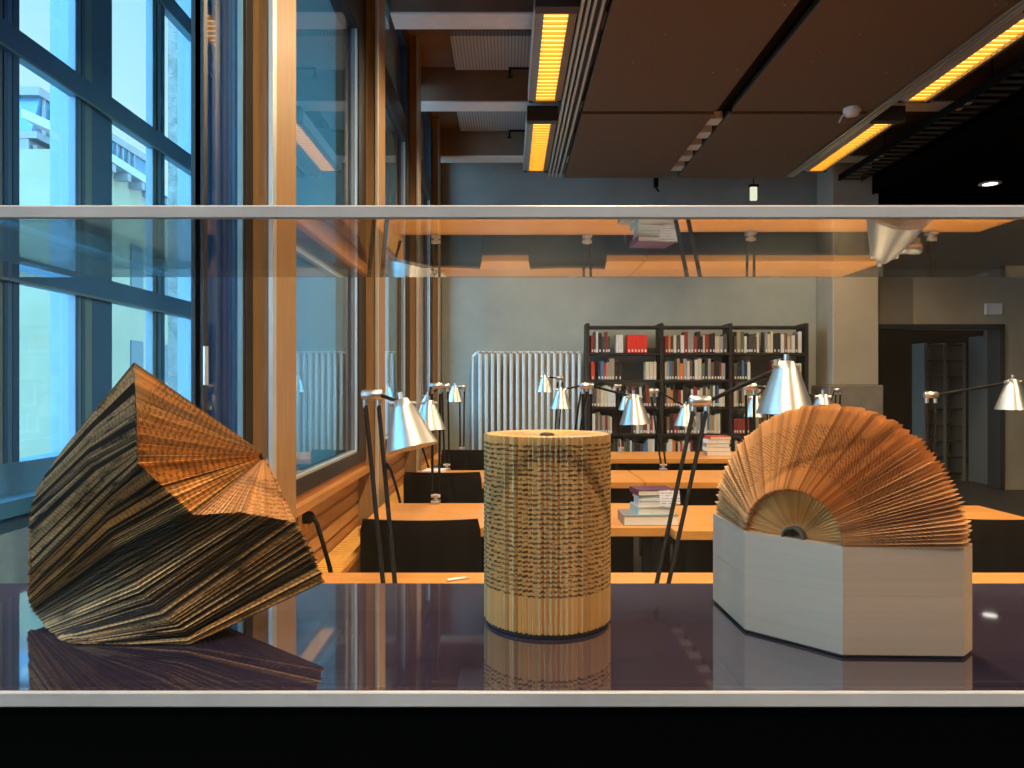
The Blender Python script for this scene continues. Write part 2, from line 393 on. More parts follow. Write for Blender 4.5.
og = MB(); og.box(OX - .036, OX - .030, -4.0, 5.7, 1.14, 4.72)
struct(og.build('window_6', M['glass_out']), 'clear outer glazing of the bay on the left', 'window')

# ------------------------------------------------------------------ ceiling
for k, yb in enumerate((.36, 2.23, 4.10, 5.97, 7.84, 9.71)):
    o = thing('trim_%d' % (k + 1), ['', '', '', 'ceiling beam nearest the viewer with pale soffit', 'second ceiling beam with pale soffit', 'last ceiling beam before the far wall'][k] or 'ceiling beam overhead', 'beam', (1.5, yb, 4.5)); o['kind'] = 'structure'
    MB().box(WX - .0, 8.99, yb, yb + .26, 4.51, CEIL - .003).build('beam_body', M['slab'], o)
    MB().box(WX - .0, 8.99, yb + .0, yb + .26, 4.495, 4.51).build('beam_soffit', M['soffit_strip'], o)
HP = EYE + 2.75
def cpanel(x0, x1, y0, y1, label):
    o = thing('ceiling_panel', label, 'ceiling panel', ((x0 + x1) / 2, (y0 + y1) / 2, HP), 'suspended brown ceiling panels')
    MB().bbox(x0, x1, y0, y1, HP, HP + .03, .004).build('panel_face', M['panel'], o)
    e = MB(); e.box(x0, x1, y1 - .02, y1, HP + .03, HP + .07); e.box(x0, x1, y0, y0 + .02, HP + .03, HP + .07); e.box(x0, x0 + .02, y0, y1, HP + .03, HP + .07); e.box(x1 - .02, x1, y0, y1, HP + .03, HP + .07)
    e.build('panel_rim', M['panel_edge'], o)
    for xx in (x0 + .3, x1 - .3):
        for yy in (y0 + .4, y1 - .4): MB().tube((xx, yy, HP + .03), (xx, yy, 4.495), .006, 6).build('hanger', M['black_matt'], o)
for (x0, x1, sx) in ((.75, 2.09, 'left'), (2.25, 3.64, 'right')):
    for (y0, y1, sy) in ((7.52, 9.83, 'far'), (5.14, 7.44, 'near'), (2.7, 5.06, 'overhead')):
        cpanel(x0, x1, y0, y1, {'far': 'small looking brown ceiling panel at the far end, %s of the dark gap', 'near': 'large brown ceiling panel in front, %s of the dark gap', 'overhead': 'brown ceiling panel overhead near the viewer, %s of the dark gap'}[sy] % sx)
# light rails either side of the panels
for (xs, lab) in (((.53, .575, .62, .68), 'thin parallel silver rails beside the lamps on the left of the brown ceiling'), ((3.69, 3.735, 3.77), 'thin parallel silver rails beside the lamps on the right of the brown ceiling')):
    o = thing('ceiling_rail', lab, 'rail', (xs[0], 6, HP), 'ceiling rails')
    for x in xs: MB().box(x, x + .022, 2.7, 9.83, HP + .01, HP + .05).build('rail', M['trim'], o)
    MB().box(xs[0] - .02, xs[-1] + .05, 2.7, 9.8, HP + .05, HP + .09).build('rail_backing', M['panel_edge'], o)
tag(MB().box(2.05, 2.30, 2.7, 9.8, HP + .105, HP + .16).build('gap_dark_strip', M['black_matt']), 'black strip added above the gap between the brown ceiling panels to darken it', 'dark strip')  # black strip added so that the gap reads dark
# blocks seen in the gap between the panels
for k in range(5):
    yy = 7.7 + k * .42
    tag(MB().bbox(2.10, 2.24, yy, yy + .2, HP + .02, HP + .105, .005).build('cable_box', M['white']), 'pale block in the dark ceiling gap, number %s from the far end' % ['five', 'four', 'three', 'two', 'one'][k], 'junction box', 'blocks in the ceiling gap')
# grey ribbed panels on the slab
for i, (y0, y1) in enumerate(((7.04, 7.8), (8.9, 9.68))):
    tag(MB().box(-.55 if i == 0 else -.62, .34, y0, y1, CEIL - .05, CEIL - .001).build('ribbed_panel', M['grey_panel']), ['ribbed grey panel on the ceiling behind the nearest pale beam', 'ribbed grey panel on the ceiling behind the second pale beam'][i], 'ceiling panel', 'ribbed grey panels')
def sprinkler(x, y, z, label):
    o = thing('sprinkler', label, 'sprinkler', (x, y, z), 'ceiling sprinklers')
    MB().tube((x, y, z - .05), (x, y, z + .04), .012, 8).lathe([(0, .03), (.008, .03)], (x, y, z - .06), (0, 0, 1), 12).build('nozzle', M['black_matt'], o)
    MB().tube((x, y, z + .03), (x + .37, y, z + .03), .014, 8).tube((x + .36, y, z + .03), (x + .36, y, CEIL - .001), .012, 8).build('pipe', M['black_matt'], o)
sprinkler(.02, 7.55, CEIL - .17, 'small black sprinkler on a pipe under the near ribbed panel')
sprinkler(.02, 9.4, CEIL - .17, 'small black sprinkler on a pipe under the far ribbed panel')

# ceiling lamps: housing, louvre trough, tubes; light comes from the trough
def ceiling_lamp(x, y0, y1, label, h=HP, group='louvred ceiling lamps', watts=1.0):
    o = thing('ceiling_lamp', label, 'ceiling lamp', (x, (y0 + y1) / 2, h), group)
    a = .155; b = .092
    f = MB()
    f.hexa([(x - a, y0, h + .02), (x - b, y0, h), (x - b, y1, h), (x - a, y1, h + .02), (x - a, y0, h + .12), (x - b, y0, h + .12), (x - b, y1, h + .12), (x - a, y1, h + .12)])
    f.hexa([(x + b, y0, h), (x + a, y0, h + .02), (x + a, y1, h + .02), (x + b, y1, h), (x + b, y0, h + .12), (x + a, y0, h + .12), (x + a, y1, h + .12), (x + b, y1, h + .12)])
    f.box(x - a, x + a, y0, y1, h + .12, h + .14)
    f.build('housing', M['housing'], o)
    MB().box(x - a - .005, x + a + .005, y0 - .10, y0, h - .01, h + .145).build('end_cap', M['housing_dark'], o); MB().box(x - a, x + a, y1, y1 + .02, h, h + .14).build('end_cap', M['housing_dark'], o)
    MB().box(x - a - .012, x - a - .002, y0, y1, h + .015, h + .125).build('side_edge', M['trim'], o)
    MB().box(x - b + .001, x + b - .001, y0 + .002, y1 - .002, h + .032, h + .036).build('light_panel', M['lamp_light'], o)
    lv = MB(); n = 22
    for k in range(n):
        yy = y0 + (k + .5) * (y1 - y0) / n
        lv.box(x - b + .001, x + b - .001, yy - .004, yy + .004, h + .003, h + .025)
    lv.build('louvre', M['louvre'], o)
    for yy in (y0 + .3, y1 - .3): MB().tube((x, yy, h + .14), (x, yy, 4.495), .008, 6).build('hanger', M['black_matt'], o)
    for yy in (y0 + .3, y1 - .3):
        L = bpy.data.lights.new('lamp_tube', 'SPOT'); L.energy = SPOT * watts; L.color = (1, .76, .47); L.spot_size = math.radians(150); L.spot_blend = .6; L.shadow_soft_size = 0.0
        lo = bpy.data.objects.new('lamp_tube', L); COL.objects.link(lo); lo.location = (0, yy - (y0 + y1) / 2, -.012); lo.parent = o
    return o
SPOT = 115.0
for (x, nm) in ((.36, 'left'), (3.96, 'right')):
    ceiling_lamp(x, 7.77, 9.55, 'far louvred ceiling lamp of the %s row' % nm)
    ceiling_lamp(x, 5.46, 7.2, 'near louvred ceiling lamp of the %s row, larger in view' % nm)
    ceiling_lamp(x, 3.2, 4.9, 'added unseen louvred ceiling lamp overhead in front of the case, %s row' % nm, watts=1.35)  # this and the next two: unseen lamps added to light the sculptures
    ceiling_lamp(x, .9, 2.6, 'added unseen louvred ceiling lamp above the viewer, %s row' % nm, watts=1.5)
    ceiling_lamp(x, -1.4, .3, 'added unseen louvred ceiling lamp behind the viewer, %s row' % nm, watts=1.5)

# smoke detector, hanging sign, hook, downlight, cable tray, dark soffit
c_ = P(852, 101, 7.36); c_.z = HP
sd = thing('smoke_detector', 'round white smoke detector under the right ceiling panel', 'smoke detector', c_)
MB().lathe([(-.075, .03), (-.07, .06), (-.035, .075), (-.03, .085), (0, .085)], c_, (0, 0, 1), 24).build('detector_body', M['white'], sd)
MB().path([c_ + Vector((-.06, 0, -.05)), c_ + Vector((-.10, 0, -.08)), c_ + Vector((-.13, 0, -.14))], .01).build('indicator_cord', M['white'], sd)
c_ = P(753.5, 196, 9.9)
hs = thing('hanging_sign', 'small pale lit sign hanging from the ceiling at the far wall', 'sign', c_)
MB().bbox(c_.x - .045, c_.x + .045, c_.y - .02, c_.y + .02, c_.z - .06, c_.z + .12, .006).build('sign_body', M['sign'], hs)
MB().box(c_.x - .06, c_.x + .06, c_.y - .03, c_.y + .03, c_.z + .12, c_.z + .15).tube((c_.x, c_.y, c_.z + .15), (c_.x, c_.y, 4.5), .006, 6).build('hanger', M['black_matt'], hs)
c_ = P(656, 183, 9.9)
hk = MB(); hk.tube((c_.x, c_.y, c_.z + .1), (c_.x, c_.y, CEIL), .006, 6); hk.bbox(c_.x - .03, c_.x + .03, c_.y - .03, c_.y + .03, c_.z - .06, c_.z + .1, .008); hk.tube((c_.x, c_.y, c_.z - .06), (c_.x + .04, c_.y, c_.z - .12), .012, 8)
tag(hk.build('ceiling_hook', M['black_matt']), 'black hanging fitting below the edge of the left far ceiling panel', 'ceiling fitting')
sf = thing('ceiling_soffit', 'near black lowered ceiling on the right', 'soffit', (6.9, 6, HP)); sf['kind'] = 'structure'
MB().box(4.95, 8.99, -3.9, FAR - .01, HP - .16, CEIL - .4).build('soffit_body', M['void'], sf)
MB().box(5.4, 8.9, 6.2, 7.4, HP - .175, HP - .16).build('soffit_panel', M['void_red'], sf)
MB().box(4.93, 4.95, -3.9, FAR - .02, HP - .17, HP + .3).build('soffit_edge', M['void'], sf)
ct = thing('cable_tray', 'dark perforated cable tray along the ceiling right of the lamps', 'cable tray', (4.55, 6, HP))
for xx in (4.42, 4.72): MB().box(xx, xx + .02, 4.2, 9.9, HP - .02, HP + .06).build('tray_rail', M['black_matt'], ct)
f = MB()
for k in range(38): f.box(4.44, 4.72, 4.25 + k * .15, 4.31 + k * .15, HP - .015, HP - .005)
f.build('tray_rung', M['panel_edge'], ct)
for yy in (5, 7, 9): MB().tube((4.58, yy, HP), (4.58, yy, CEIL - .001), .008, 6).build('hanger', M['black_matt'], ct)
c_ = P(990, 183.5, 9.5); c_.z = HP - .16
dl = thing('downlight', 'round recessed downlight in the black soffit at right', 'downlight', c_)
MB().lathe([(-.012, .10), (-.012, .13), (0, .13)], c_, (0, 0, 1), 24).build('rim', M['white'], dl)
MB().lathe([(-.018, .04), (-.013, .085)], c_, (0, 0, 1), 24).build('bulb', M['downlight'], dl)

# ------------------------------------------------------------------ radiator, bookcase
x0, x1 = P(477, 0, 10.45).x, P(582.5, 0, 10.45).x
rd = thing('radiator', 'tall white column radiator on the far wall', 'radiator', ((x0 + x1) / 2, 10.45, 0))
n = 17
for k in range(n):
    x = x0 + (k + .5) * (x1 - x0) / n; w = (x1 - x0) / n * .25
    MB().bbox(x - w, x + w, 10.38, 10.42, .25, 1.98, .012).bbox(x - w, x + w, 10.47, 10.51, .25, 1.98, .012).bbox(x - w, x + w, 10.38, 10.51, 1.93, 1.98, .012).bbox(x - w, x + w, 10.38, 10.51, .25, .30, .012).build('column', M['rad'], rd)
for zz in (.275, 1.955): MB().tube((x0, 10.445, zz), (x1, 10.445, zz), .02).build('header_pipe', M['rad'], rd)
for xx in (x0 + .1, x1 - .14): MB().box(xx, xx + .04, 10.42, 10.47, 0, .28).build('foot', M['rad'], rd)
MB().tube((x0 - .06, 10.445, 1.9), (x0, 10.445, 1.955), .02).tube((x0 - .06, 10.445, 1.9), (x0 - .06, 10.445, 0), .014).build('supply_pipe', M['rad'], rd)

BD = 10.1
bc = thing('bookcase', 'long black steel bookcase against the far wall', 'bookcase', (2.5, BD + .15, 0))
ups = [P(x, 0, BD).x for x in (588, 662, 731, 807)]
ztop = P(0, 325.7, BD).z
SH = .3685
for x in ups:
    MB().box(x - .022, x + .022, BD, BD + .33, 0, ztop + .035).build('upright', M['shelf_black'], bc)
for b in range(3):
    for k in range(7):
        z = ztop - k * SH
        if z < .03: continue
        MB().box(ups[b] + .022, ups[b + 1] - .022, BD + .005, BD + .33, z - .03, z).build('shelf_board', M['shelf_black'], bc)
    MB().box(ups[b] + .022, ups[b + 1] - .022, BD + .32, BD + .33, .05, ztop - 5 * SH if b else ztop - 3 * SH).build('back_sheet', M['shelf_black'], bc)

def M_book(name, col, band=True):
    t = NT('spine_' + name); z = t.sep(t.coord())[2]
    x_ = t.math('ABSOLUTE', t.sep(t.coord())[0])
    f = t.math('MULTIPLY', t.math('MULTIPLY', t.math('GREATER_THAN', z, .012), t.math('LESS_THAN', z, .045)), t.math('LESS_THAN', x_, .0095)) if band else 0.0
    n_ = t.noise(t.coord(), 30)
    t.principled(t.mix(f, t.mix(n_, tuple(c * .85 for c in col), col), (.78, .76, .70)), .5); return t.m
BOOKC = {'black': (.02, .018, .018), 'charcoal': (.07, .065, .06), 'white': (.72, .70, .64), 'cream': (.66, .58, .42), 'grey': (.34, .33, .31), 'brown': (.18, .09, .045),
         'red': (.62, .045, .025), 'dark red': (.27, .03, .025), 'orange': (.75, .20, .04), 'blue': (.06, .17, .34), 'green': (.10, .16, .10), 'tan': (.42, .30, .18)}
BM = {k: M_book(k.replace(' ', '_'), v) for k, v in BOOKC.items()}
BM['plain red'] = M_book('bright_red', (.80, .035, .015)); PAPER = M_plain('page_edges', (.75, .70, .58), .8)
_bk = {}
def book_mesh(colour, w, h, d):
    key = (colour, w, h, d)
    if key not in _bk:
        b = MB(); c = .0025
        b.box(-w / 2, -w / 2 + c, 0, d, 0, h); b.box(w / 2 - c, w / 2, 0, d, 0, h); b.bbox(-w / 2, w / 2, -.004, .003, 0, h, .0015)
        b.box(-w / 2 + c, w / 2 - c, .003, d - .006, .004, h - .005, 1)
        o = b.build('book', [BM[colour], PAPER], None, (0, 0, 0)); me = o.data; bpy.data.objects.remove(o); _bk[key] = me
    return _bk[key]
ORD = ['first', 'second', 'third', 'fourth', 'fifth', 'sixth', 'seventh', 'eighth', 'ninth', 'tenth', 'eleventh', 'twelfth', 'thirteenth', 'fourteenth', 'fifteenth', 'sixteenth', 'seventeenth', 'eighteenth', 'nineteenth', 'twentieth',
       'twenty-first', 'twenty-second', 'twenty-third', 'twenty-fourth', 'twenty-fifth', 'twenty-sixth', 'twenty-seventh', 'twenty-eighth', 'twenty-ninth', 'thirtieth', 'thirty-first', 'thirty-second']
SHN = ['top', 'second', 'third', 'fourth', 'fifth']; BAY = ['left', 'middle', 'right']
pool = ['black'] * 6 + ['charcoal'] * 4 + ['white'] * 5 + ['cream'] * 4 + ['grey'] * 3 + ['brown'] * 2 + ['dark red'] * 2 + ['red', 'orange', 'blue', 'green', 'tan', 'tan']
# (bay, shelf): list of (from, to, fixed colour) spans as fractions of the bay
spans = {(0, 0): [(.02, .30, None), (.38, .50, 'white'), (.54, .85, 'plain red')], (0, 1): [(.02, .10, 'red'), (.12, .50, None), (.80, .99, 'cream')],
         (0, 2): [(.02, .38, None), (.52, .98, None)], (0, 3): [(.04, .34, None), (.62, .98, None)], (0, 4): [(.25, .95, None)],
         (1, 0): [(.02, .98, None)], (1, 1): [(.02, .98, None)], (1, 2): [(.02, .97, None)], (1, 3): [(.05, .92, None)], (1, 4): [(.05, .5, None)],
         (2, 0): [(.02, .38, None), (.46, .98, None)], (2, 1): [(.02, .30, None), (.55, .97, None)], (2, 2): [(.02, .30, None), (.36, .85, None)], (2, 3): [(.02, .25, 'dark red'), (.34, .80, None)], (2, 4): [(.04, .4, None)]}
for (b, s), sp in spans.items():
    zs = ztop - (s + 1) * SH; X0 = ups[b] + .024; W = ups[b + 1] - ups[b] - .048; k = 0
    for (a, e, colr) in sp:
        x = X0 + a * W
        while True:
            wd = R.choice((.028, .034, .042, .052)) if colr != 'plain red' else .045
            if x + wd > X0 + e * W: break
            h = R.choice((.225, .24, .255, .27, .29)) if colr is None else (.245 if colr != 'dark red' else .2)
            cl = colr or R.choice(pool)
            o = bpy.data.objects.new('book', book_mesh(cl, wd - .003, h, .18)); COL.objects.link(o)
            o.location = (x + wd / 2, BD + .025 + R.uniform(0, .012), zs + .0005)
            tag(o, '%s book, %s from left, %s shelf, %s bay of the bookcase' % ('bright red' if cl == 'plain red' else cl, ORD[min(k, 31)], SHN[s], BAY[b]), 'book', 'books on the %s shelf of the %s bay' % (SHN[s], BAY[b]))
            x += wd; k += 1

# ------------------------------------------------------------------ tables
TZ = .74
def make_table(x0, x1, y0, y1, label):
    o = thing('reading_table', label, 'table', ((x0 + x1) / 2, (y0 + y1) / 2, 0), 'orange wooden reading tables')
    MB().bbox(x0, x1, y0, y1, TZ - .05, TZ, .003).build('tabletop', M['wood'], o)
    for xx in (x0 + .1, x1 - .1):
        for yy in (y0 + .1, y1 - .1): MB().box(xx - .025, xx + .025, yy - .025, yy + .025, 0, TZ - .051).build('leg', M['black_matt'], o)
    MB().box(x0 + .13, x1 - .13, y1 - .19, y1 - .17, .12, TZ - .051).build('under_table_dark', M['black'], o)  # black sheet put in for the darkness under the table
    return o
rows = [(2.19, 3.0, 'front row nearest the display case'), (3.95, 4.76, 'second row behind the black chair'), (5.79, 6.6, 'third row'), (7.58, 8.39, 'last row before the bookcase')]
TT = []
for i, (y0, y1, nm) in enumerate(rows):
    off = (.0, -.09, .0, .05)[i]
    make_table(-.80, 1.07 if i != 1 else .86, y0, y1, 'orange wooden reading table, left one of the ' + nm)
    make_table(1.08 if i != 1 else .87, 2.97, y0 + off, y1 + off, 'orange wooden reading table, right one of the ' + nm)

# ------------------------------------------------------------------ chairs
def make_chair(x, y, label):
    o = thing('reading_chair', label, 'chair', (x, y, 0), 'black reading chairs')
    MB().bbox(x - .21, x + .21, y - .2, y + .2, .44, .462, .008).build('seat', M['black'], o)
    n = 10; vs = []; fs = []
    for j in range(7):
        z = .56 + .33 * j / 6
        for k in range(n + 1):
            u = k / n * 2 - 1; hw = .275 if 0 < j < 6 else .262
            vs.append((x + u * hw, y - .25 + .05 * u * u - .03 * (j / 6), z))
    m_ = len(vs); vs += [(a, b + .014, c) for a, b, c in vs]
    for j in range(6):
        for k in range(n):
            i = j * (n + 1) + k; fs += [(i, i + 1, i + n + 2, i + n + 1), (m_ + i, m_ + i + n + 1, m_ + i + n + 2, m_ + i + 1)]
    rim = [k for k in range(n + 1)] + [j * (n + 1) + n for j in range(1, 7)] + [6 * (n + 1) + k for k in range(n - 1, -1, -1)] + [j * (n + 1) for j in range(5, 0, -1)]
    for a, b in zip(rim, rim[1:] + rim[:1]): fs.append((a, m_ + a, m_ + b, b))
    MB().add(vs, fs).build('backrest', M['black'], o)
    for sx in (-1, 1):
        MB().tube((x + sx * .19, y + .18, 0), (x + sx * .18, y + .16, .44), .012).build('leg', M['black_matt'], o)
        MB().path([(x + sx * .19, y - .24, 0), (x + sx * .18, y - .19, .44), (x + sx * .18, y - .222, .62)], .012).build('leg', M['black_matt'], o)
    return o
make_chair(-.40, 3.60, 'black chair with broad curved back, nearest on the left behind the front table')
make_chair(-.46, 5.42, 'black chair with blue sheen on its back between second and third rows')
make_chair(-.36, 7.22, 'black chair at the last row beside the radiator')
make_chair(.42, 5.44, 'black chair hidden behind the paper cylinder, third row')
make_chair(.45, 7.24, 'black chair at the last row behind the paper cylinder')
make_chair(2.25, 3.62, 'black chair at the second row behind the fan sculpture')

# ------------------------------------------------------------------ desk lamps
def desk_lamp(bx, by, joint, cap, axis, label, foot=False, k=1.0):
    """clamp on a table edge, two rods, silver joint, arm, conical metal shade"""
    o = thing('desk_lamp', label, 'desk lamp', (bx, by, TZ), 'silver clamp desk lamps')
    f = MB()
    if foot: f.lathe([(0, .085), (.012, .085), (.018, .078), (.022, .03), (.055, .02)], (bx, by - .015, TZ + .0005), (0, 0, 1), 28)
    else:
      f.bbox(bx - .03, bx + .03, by - .05, by + .022, TZ, TZ + .02, .003); f.bbox(bx - .02, bx + .02, by + .004, by + .022, TZ - .10, TZ + .001, .003); f.bbox(bx - .02, bx + .02, by - .04, by + .022, TZ - .10, TZ - .085, .003)
      f.tube((bx, by - .02, TZ - .15), (bx, by - .02, TZ - .052), .008); f.lathe([(0, .017), (.02, .017)], (bx, by - .02, TZ - .16), (0, 0, 1), 12); f.tube((bx, by - .015, TZ + .02), (bx, by - .015, TZ + .055), .016, 12)
    f.build('foot' if foot else 'clamp', M['alu'], o)
    J = Vector(joint); C = Vector(cap); A = Vector(axis).normalized()
    b0 = Vector((bx, by - .015, TZ + .05)); s = .026
    for sx in (-1, 1): MB().tube(b0 + Vector((sx * s * .8, 0, 0)), J + Vector((sx * s, 0, -.035)), .0085, 8).build('rod', M['black_matt'], o)
    f = MB(); f.lathe([(-.042, .016), (-.038, .021), (.038, .021), (.042, .016)], J, (1, 0, 0), 18)
    for sx in (-1, 1): f.tube(J + Vector((sx * s, 0, -.05)), J + Vector((sx * s, 0, -.012)), .012, 10)
    f.tube(b0 + Vector((-.03, 0, 0)), b0 + Vector((.03, 0, 0)), .012, 10)
    f.build('joint', M['alu'], o)
    d = (C - J); side = Vector((math.copysign(.042, d.x), 0, 0))
    f = MB(); f.tube(J + side * .8, C + Vector((0, 0, .012)), .008, 8); f.build('arm', M['black_matt'], o)
    f = MB(); f.lathe([(-.03, .016 * k), (-.028, .026 * k), (.0, .036 * k), (.012, .045 * k)], C, A, 20); f.tube(C - A * .03, C - A * .055, .01, 10); f.lathe([(-.05, .01), (.05, .01)], C + Vector((0, 0, .012)), (1, 0, 0), 10)
    f.build('shade_cap', M['alu'], o)
    f = MB(); f.lathe([(.0, .042 * k), (.155 * k, .097 * k)], C, A, 36, 0, False); f.lathe([(.0, .041 * k), (.155 * k, .0955 * k)], C, A, 36, 1, False)
    f.lathe([(.155 * k, .0955 * k), (.155 * k, .097 * k)], C, A, 36, 0, False)
    f.build('lamp_shade', [M['alu'], M['alu_in']], o)
    f = MB(); f.lathe([(.012, .018), (.05, .018), (.06, .028), (.085, .03), (.10, .02)], C, A, 16); f.build('bulb', M['white'], o)
    return o
# row 1 (clamps on the back edge of the front tables, y = 3.0)
y1 = 2.62
j = P(372, 395, 2.92); c = P(403, 407, 2.72)
desk_lamp(P(390, 0, 2.62).x, y1, j, c, (.24, -.14, -1), 'large silver desk lamp at far left of the front row, shade tilted right', True, 1.0)
j = P(700, 401, 2.9); c = P(786, 369, 2.75)
desk_lamp(P(661, 0, 2.62).x, y1, j, c, (-.02, -.02, -1), 'large silver desk lamp with slanted rods and long arm above the fan sculpture', True, 1.08)
j = Vector((1.52, 2.80, 1.19)); c = Vector((1.35, 2.66, 1.23))
desk_lamp(1.56, y1 - .0, j, c, (-.1, -1.05, -1), 'silver desk lamp behind the fan sculpture, seen mirrored in the glass top', True, 1.1)
# row 2 (y = 4.76)
y2 = 4.76
j = P(436, 386, y2); c = P(421, 409, 4.7)
desk_lamp(P(436, 0, y2).x, y2, j, P(429, 405, 4.55), (.05, -.05, -1), 'silver desk lamp half hidden behind the large left lamp')
desk_lamp(P(587, 0, y2).x, y2, P(587, 386, y2 - .02), P(634, 399, 4.6), (.05, 0, -1), 'silver desk lamp right of the paper cylinder with a long level arm')
yr = y2 - .09
desk_lamp(P(750, 0, yr).x, yr, P(750, 387, yr - .02), P(823, 399, 4.5), (0, 0, -1), 'silver desk lamp whose shade peeps over the top of the fan')
desk_lamp(P(930, 0, yr).x, yr, P(931, 395, yr - .02), P(1013, 384, 4.5), (.0, 0, -1), 'silver desk lamp before the dark doorway at far right')
# row 3 (y = 6.6)
y3 = 6.6
desk_lamp(P(572, 0, y3).x, y3, P(584, 386, y3 - .02), P(561, 391, 6.5), (.0, 0, -1), 'small silver desk lamp before the radiator, right above the cylinder')
desk_lamp(P(663, 0, y3).x, y3, P(654, 391, y3 - .02), P(686, 408, 6.45), (-.03, 0, -1), 'small silver desk lamp before the middle of the bookcase')
desk_lamp(P(774, 0, y3).x, y3, P(768, 389, y3 - .02), P(755, 399, 6.45), (0, 0, -1), 'small silver desk lamp before the right bay of the bookcase')
desk_lamp(P(447, 0, y3).x, y3, P(445, 386, y3 - .02), P(428, 398, 6.4), (0, 0, -1), 'small silver desk lamp of the third row by the windows')
# row 4 (y = 8.39)
y4 = 8.39
desk_lamp(P(462, 0, y4).x, y4, P(462, 387, y4 - .02), P(455, 388, 8.3), (0, 0, -1), 'small silver desk lamp in the far left corner')
desk_lamp(P(556, 0, y4).x, y4, P(560, 378, y4 - .02), P(545, 378, 8.3), (0, 0, -1), 'tiny silver desk lamp of the last row before the radiator')
desk_lamp(P(621, 0, y4).x, y4, P(618, 386, y4 - .02), P(627, 396, 8.3), (0, 0, -1), 'tiny silver desk lamp of the last row before the left bookcase bay')
desk_lamp(P(838, 0, y4).x, y4 + .05, P(838, 390, y4), P(829, 406, 8.3), (0, 0, -1), 'tiny silver desk lamp of the last row before the concrete pillar')

# ------------------------------------------------------------------ books and papers on the tables
def lying_book(cx, cy, z, w, d, h, rot, colour, label, group):
    o = thing('book', label, 'book', (cx, cy, z), group)
    b = MB(); b.box(-w / 2, w / 2, -d / 2, d / 2, 0, .003); b.box(-w / 2, w / 2, -d / 2, d / 2, h - .003, h); b.box(-w / 2, -w / 2 + .003, -d / 2, d / 2, .003, h - .003)
    ORG['_'] = Vector((0, 0, 0))
    me_o = b.build('cover', colour, None, (0, 0, 0)); me_o.parent = o; me_o.location = (0, 0, 0)
    b = MB(); b.box(-w / 2 + .003, w / 2 - .006, -d / 2 + .005, d / 2 - .005, .003, h - .003)
    me_o = b.build('pages', PAPER, None, (0, 0, 0)); me_o.parent = o; me_o.location = (0, 0, 0)
    o.rotation_euler.z = rot; return z + h
cb = lambda n, c: M_plain('cover_' + n, c, .45)
GREY, TEAL, PURP, LIL = cb('grey', (.20, .20, .21)), cb('teal', (.42, .62, .60)), cb('purple', (.09, .02, .06)), cb('lilac', (.55, .55, .62))
z = TZ + .0005; cx = P(647, 0, 4.12).x
z = lying_book(cx, 4.10, z, .30, .22, .055, .0, GREY, 'large grey book at the bottom of the stack on the second table', 'stack on the second table')
z = lying_book(cx + .03, 4.11, z, .21, .19, .042, .08, TEAL, 'pale teal book above the large grey one in the stack', 'stack on the second table')
z = lying_book(cx + .035, 4.10, z, .20, .18, .036, -.05, LIL, 'lilac grey book in the middle of the stack', 'stack on the second table')
z = lying_book(cx + .03, 4.11, z, .19, .17, .024, .04, TEAL, 'thin pale teal book under the dark purple one', 'stack on the second table')
z = lying_book(cx + .025, 4.11, z, .205, .18, .032, .1, PURP, 'dark purple book on top of the stack on the second table', 'stack on the second table')
# white slip with small print leaning on the stack
t = NT('printed_slip'); s3 = t.sep(t.coord()); ln = t.math('LESS_THAN', t.math('FRACT', t.math('MULTIPLY', s3[2], 70)), .35)
msk = t.math('MULTIPLY', ln, t.ramp(t.noise(t.scale(t.coord(), (90, 1, 30)), 1.0, 2), .45, .5))
t.principled(t.mix(t.math('MULTIPLY', msk, .75), (.78, .78, .78), (.05, .05, .06)), .7)
sl = MB(); xs = cx + .10
sl.hexa([(xs - .05, 4.01, TZ + .10), (xs + .06, 4.01, TZ + .115), (xs + .06, 4.012, TZ + .115), (xs - .05, 4.012, TZ + .10), (xs - .055, 4.012, TZ + .188), (xs + .055, 4.012, TZ + .192), (xs + .055, 4.014, TZ + .192), (xs - .055, 4.014, TZ + .188)])
tag(sl.build('paper_slip', t.m), 'white printed slip tucked into the book stack on the second table', 'paper')
RED, WHT, BRN = cb('red', (.55, .05, .03)), cb('white', (.7, .68, .62)), cb('brown', (.3, .2, .12))
z = TZ + .0005; cx = P(717, 0, 8.0).x
for k, (m_, nm) in enumerate(((BRN, 'brown'), (WHT, 'white'), (GREY, 'grey'), (WHT, 'second white'), (RED, 'red'))):
    z = lying_book(cx + R.uniform(-.015, .015), 8.0, z, .27 - .01 * k, .2, (.05, .045, .04, .04, .035)[k], R.uniform(-.08, .08), m_, '%s book in the stack before the bookcase, %s from the bottom' % (nm, ORD[k]), 'stack on the last table')
z = TZ + .0005; cx = P(432, 0, 6.2).x
z = lying_book(cx, 6.2, z, .2, .27, .03, .1, RED, 'red book lying on the third table by the windows', 'books on the third table')
z = lying_book(cx + .02, 6.2, z, .17, .24, .02, -.1, WHT, 'white book lying on the red one by the windows', 'books on the third table')
pn = thing('pen', 'white and silver pen lying on the front table', 'pen', P(458, 0, 2.88).xy.to_3d() + Vector((0, 0, TZ)))
a_ = P(447, 0, 2.86); b_ = P(470, 0, 2.90)
MB().tube((a_.x, 2.86, TZ + .006), (b_.x - .02, 2.895, TZ + .006), .0055, 10).build('barrel', M['white'], pn)
MB().tube((b_.x - .02, 2.895, TZ + .006), (b_.x, 2.90, TZ + .006), .0055, 10, 0, .0015).build('tip', M['alu'], pn)

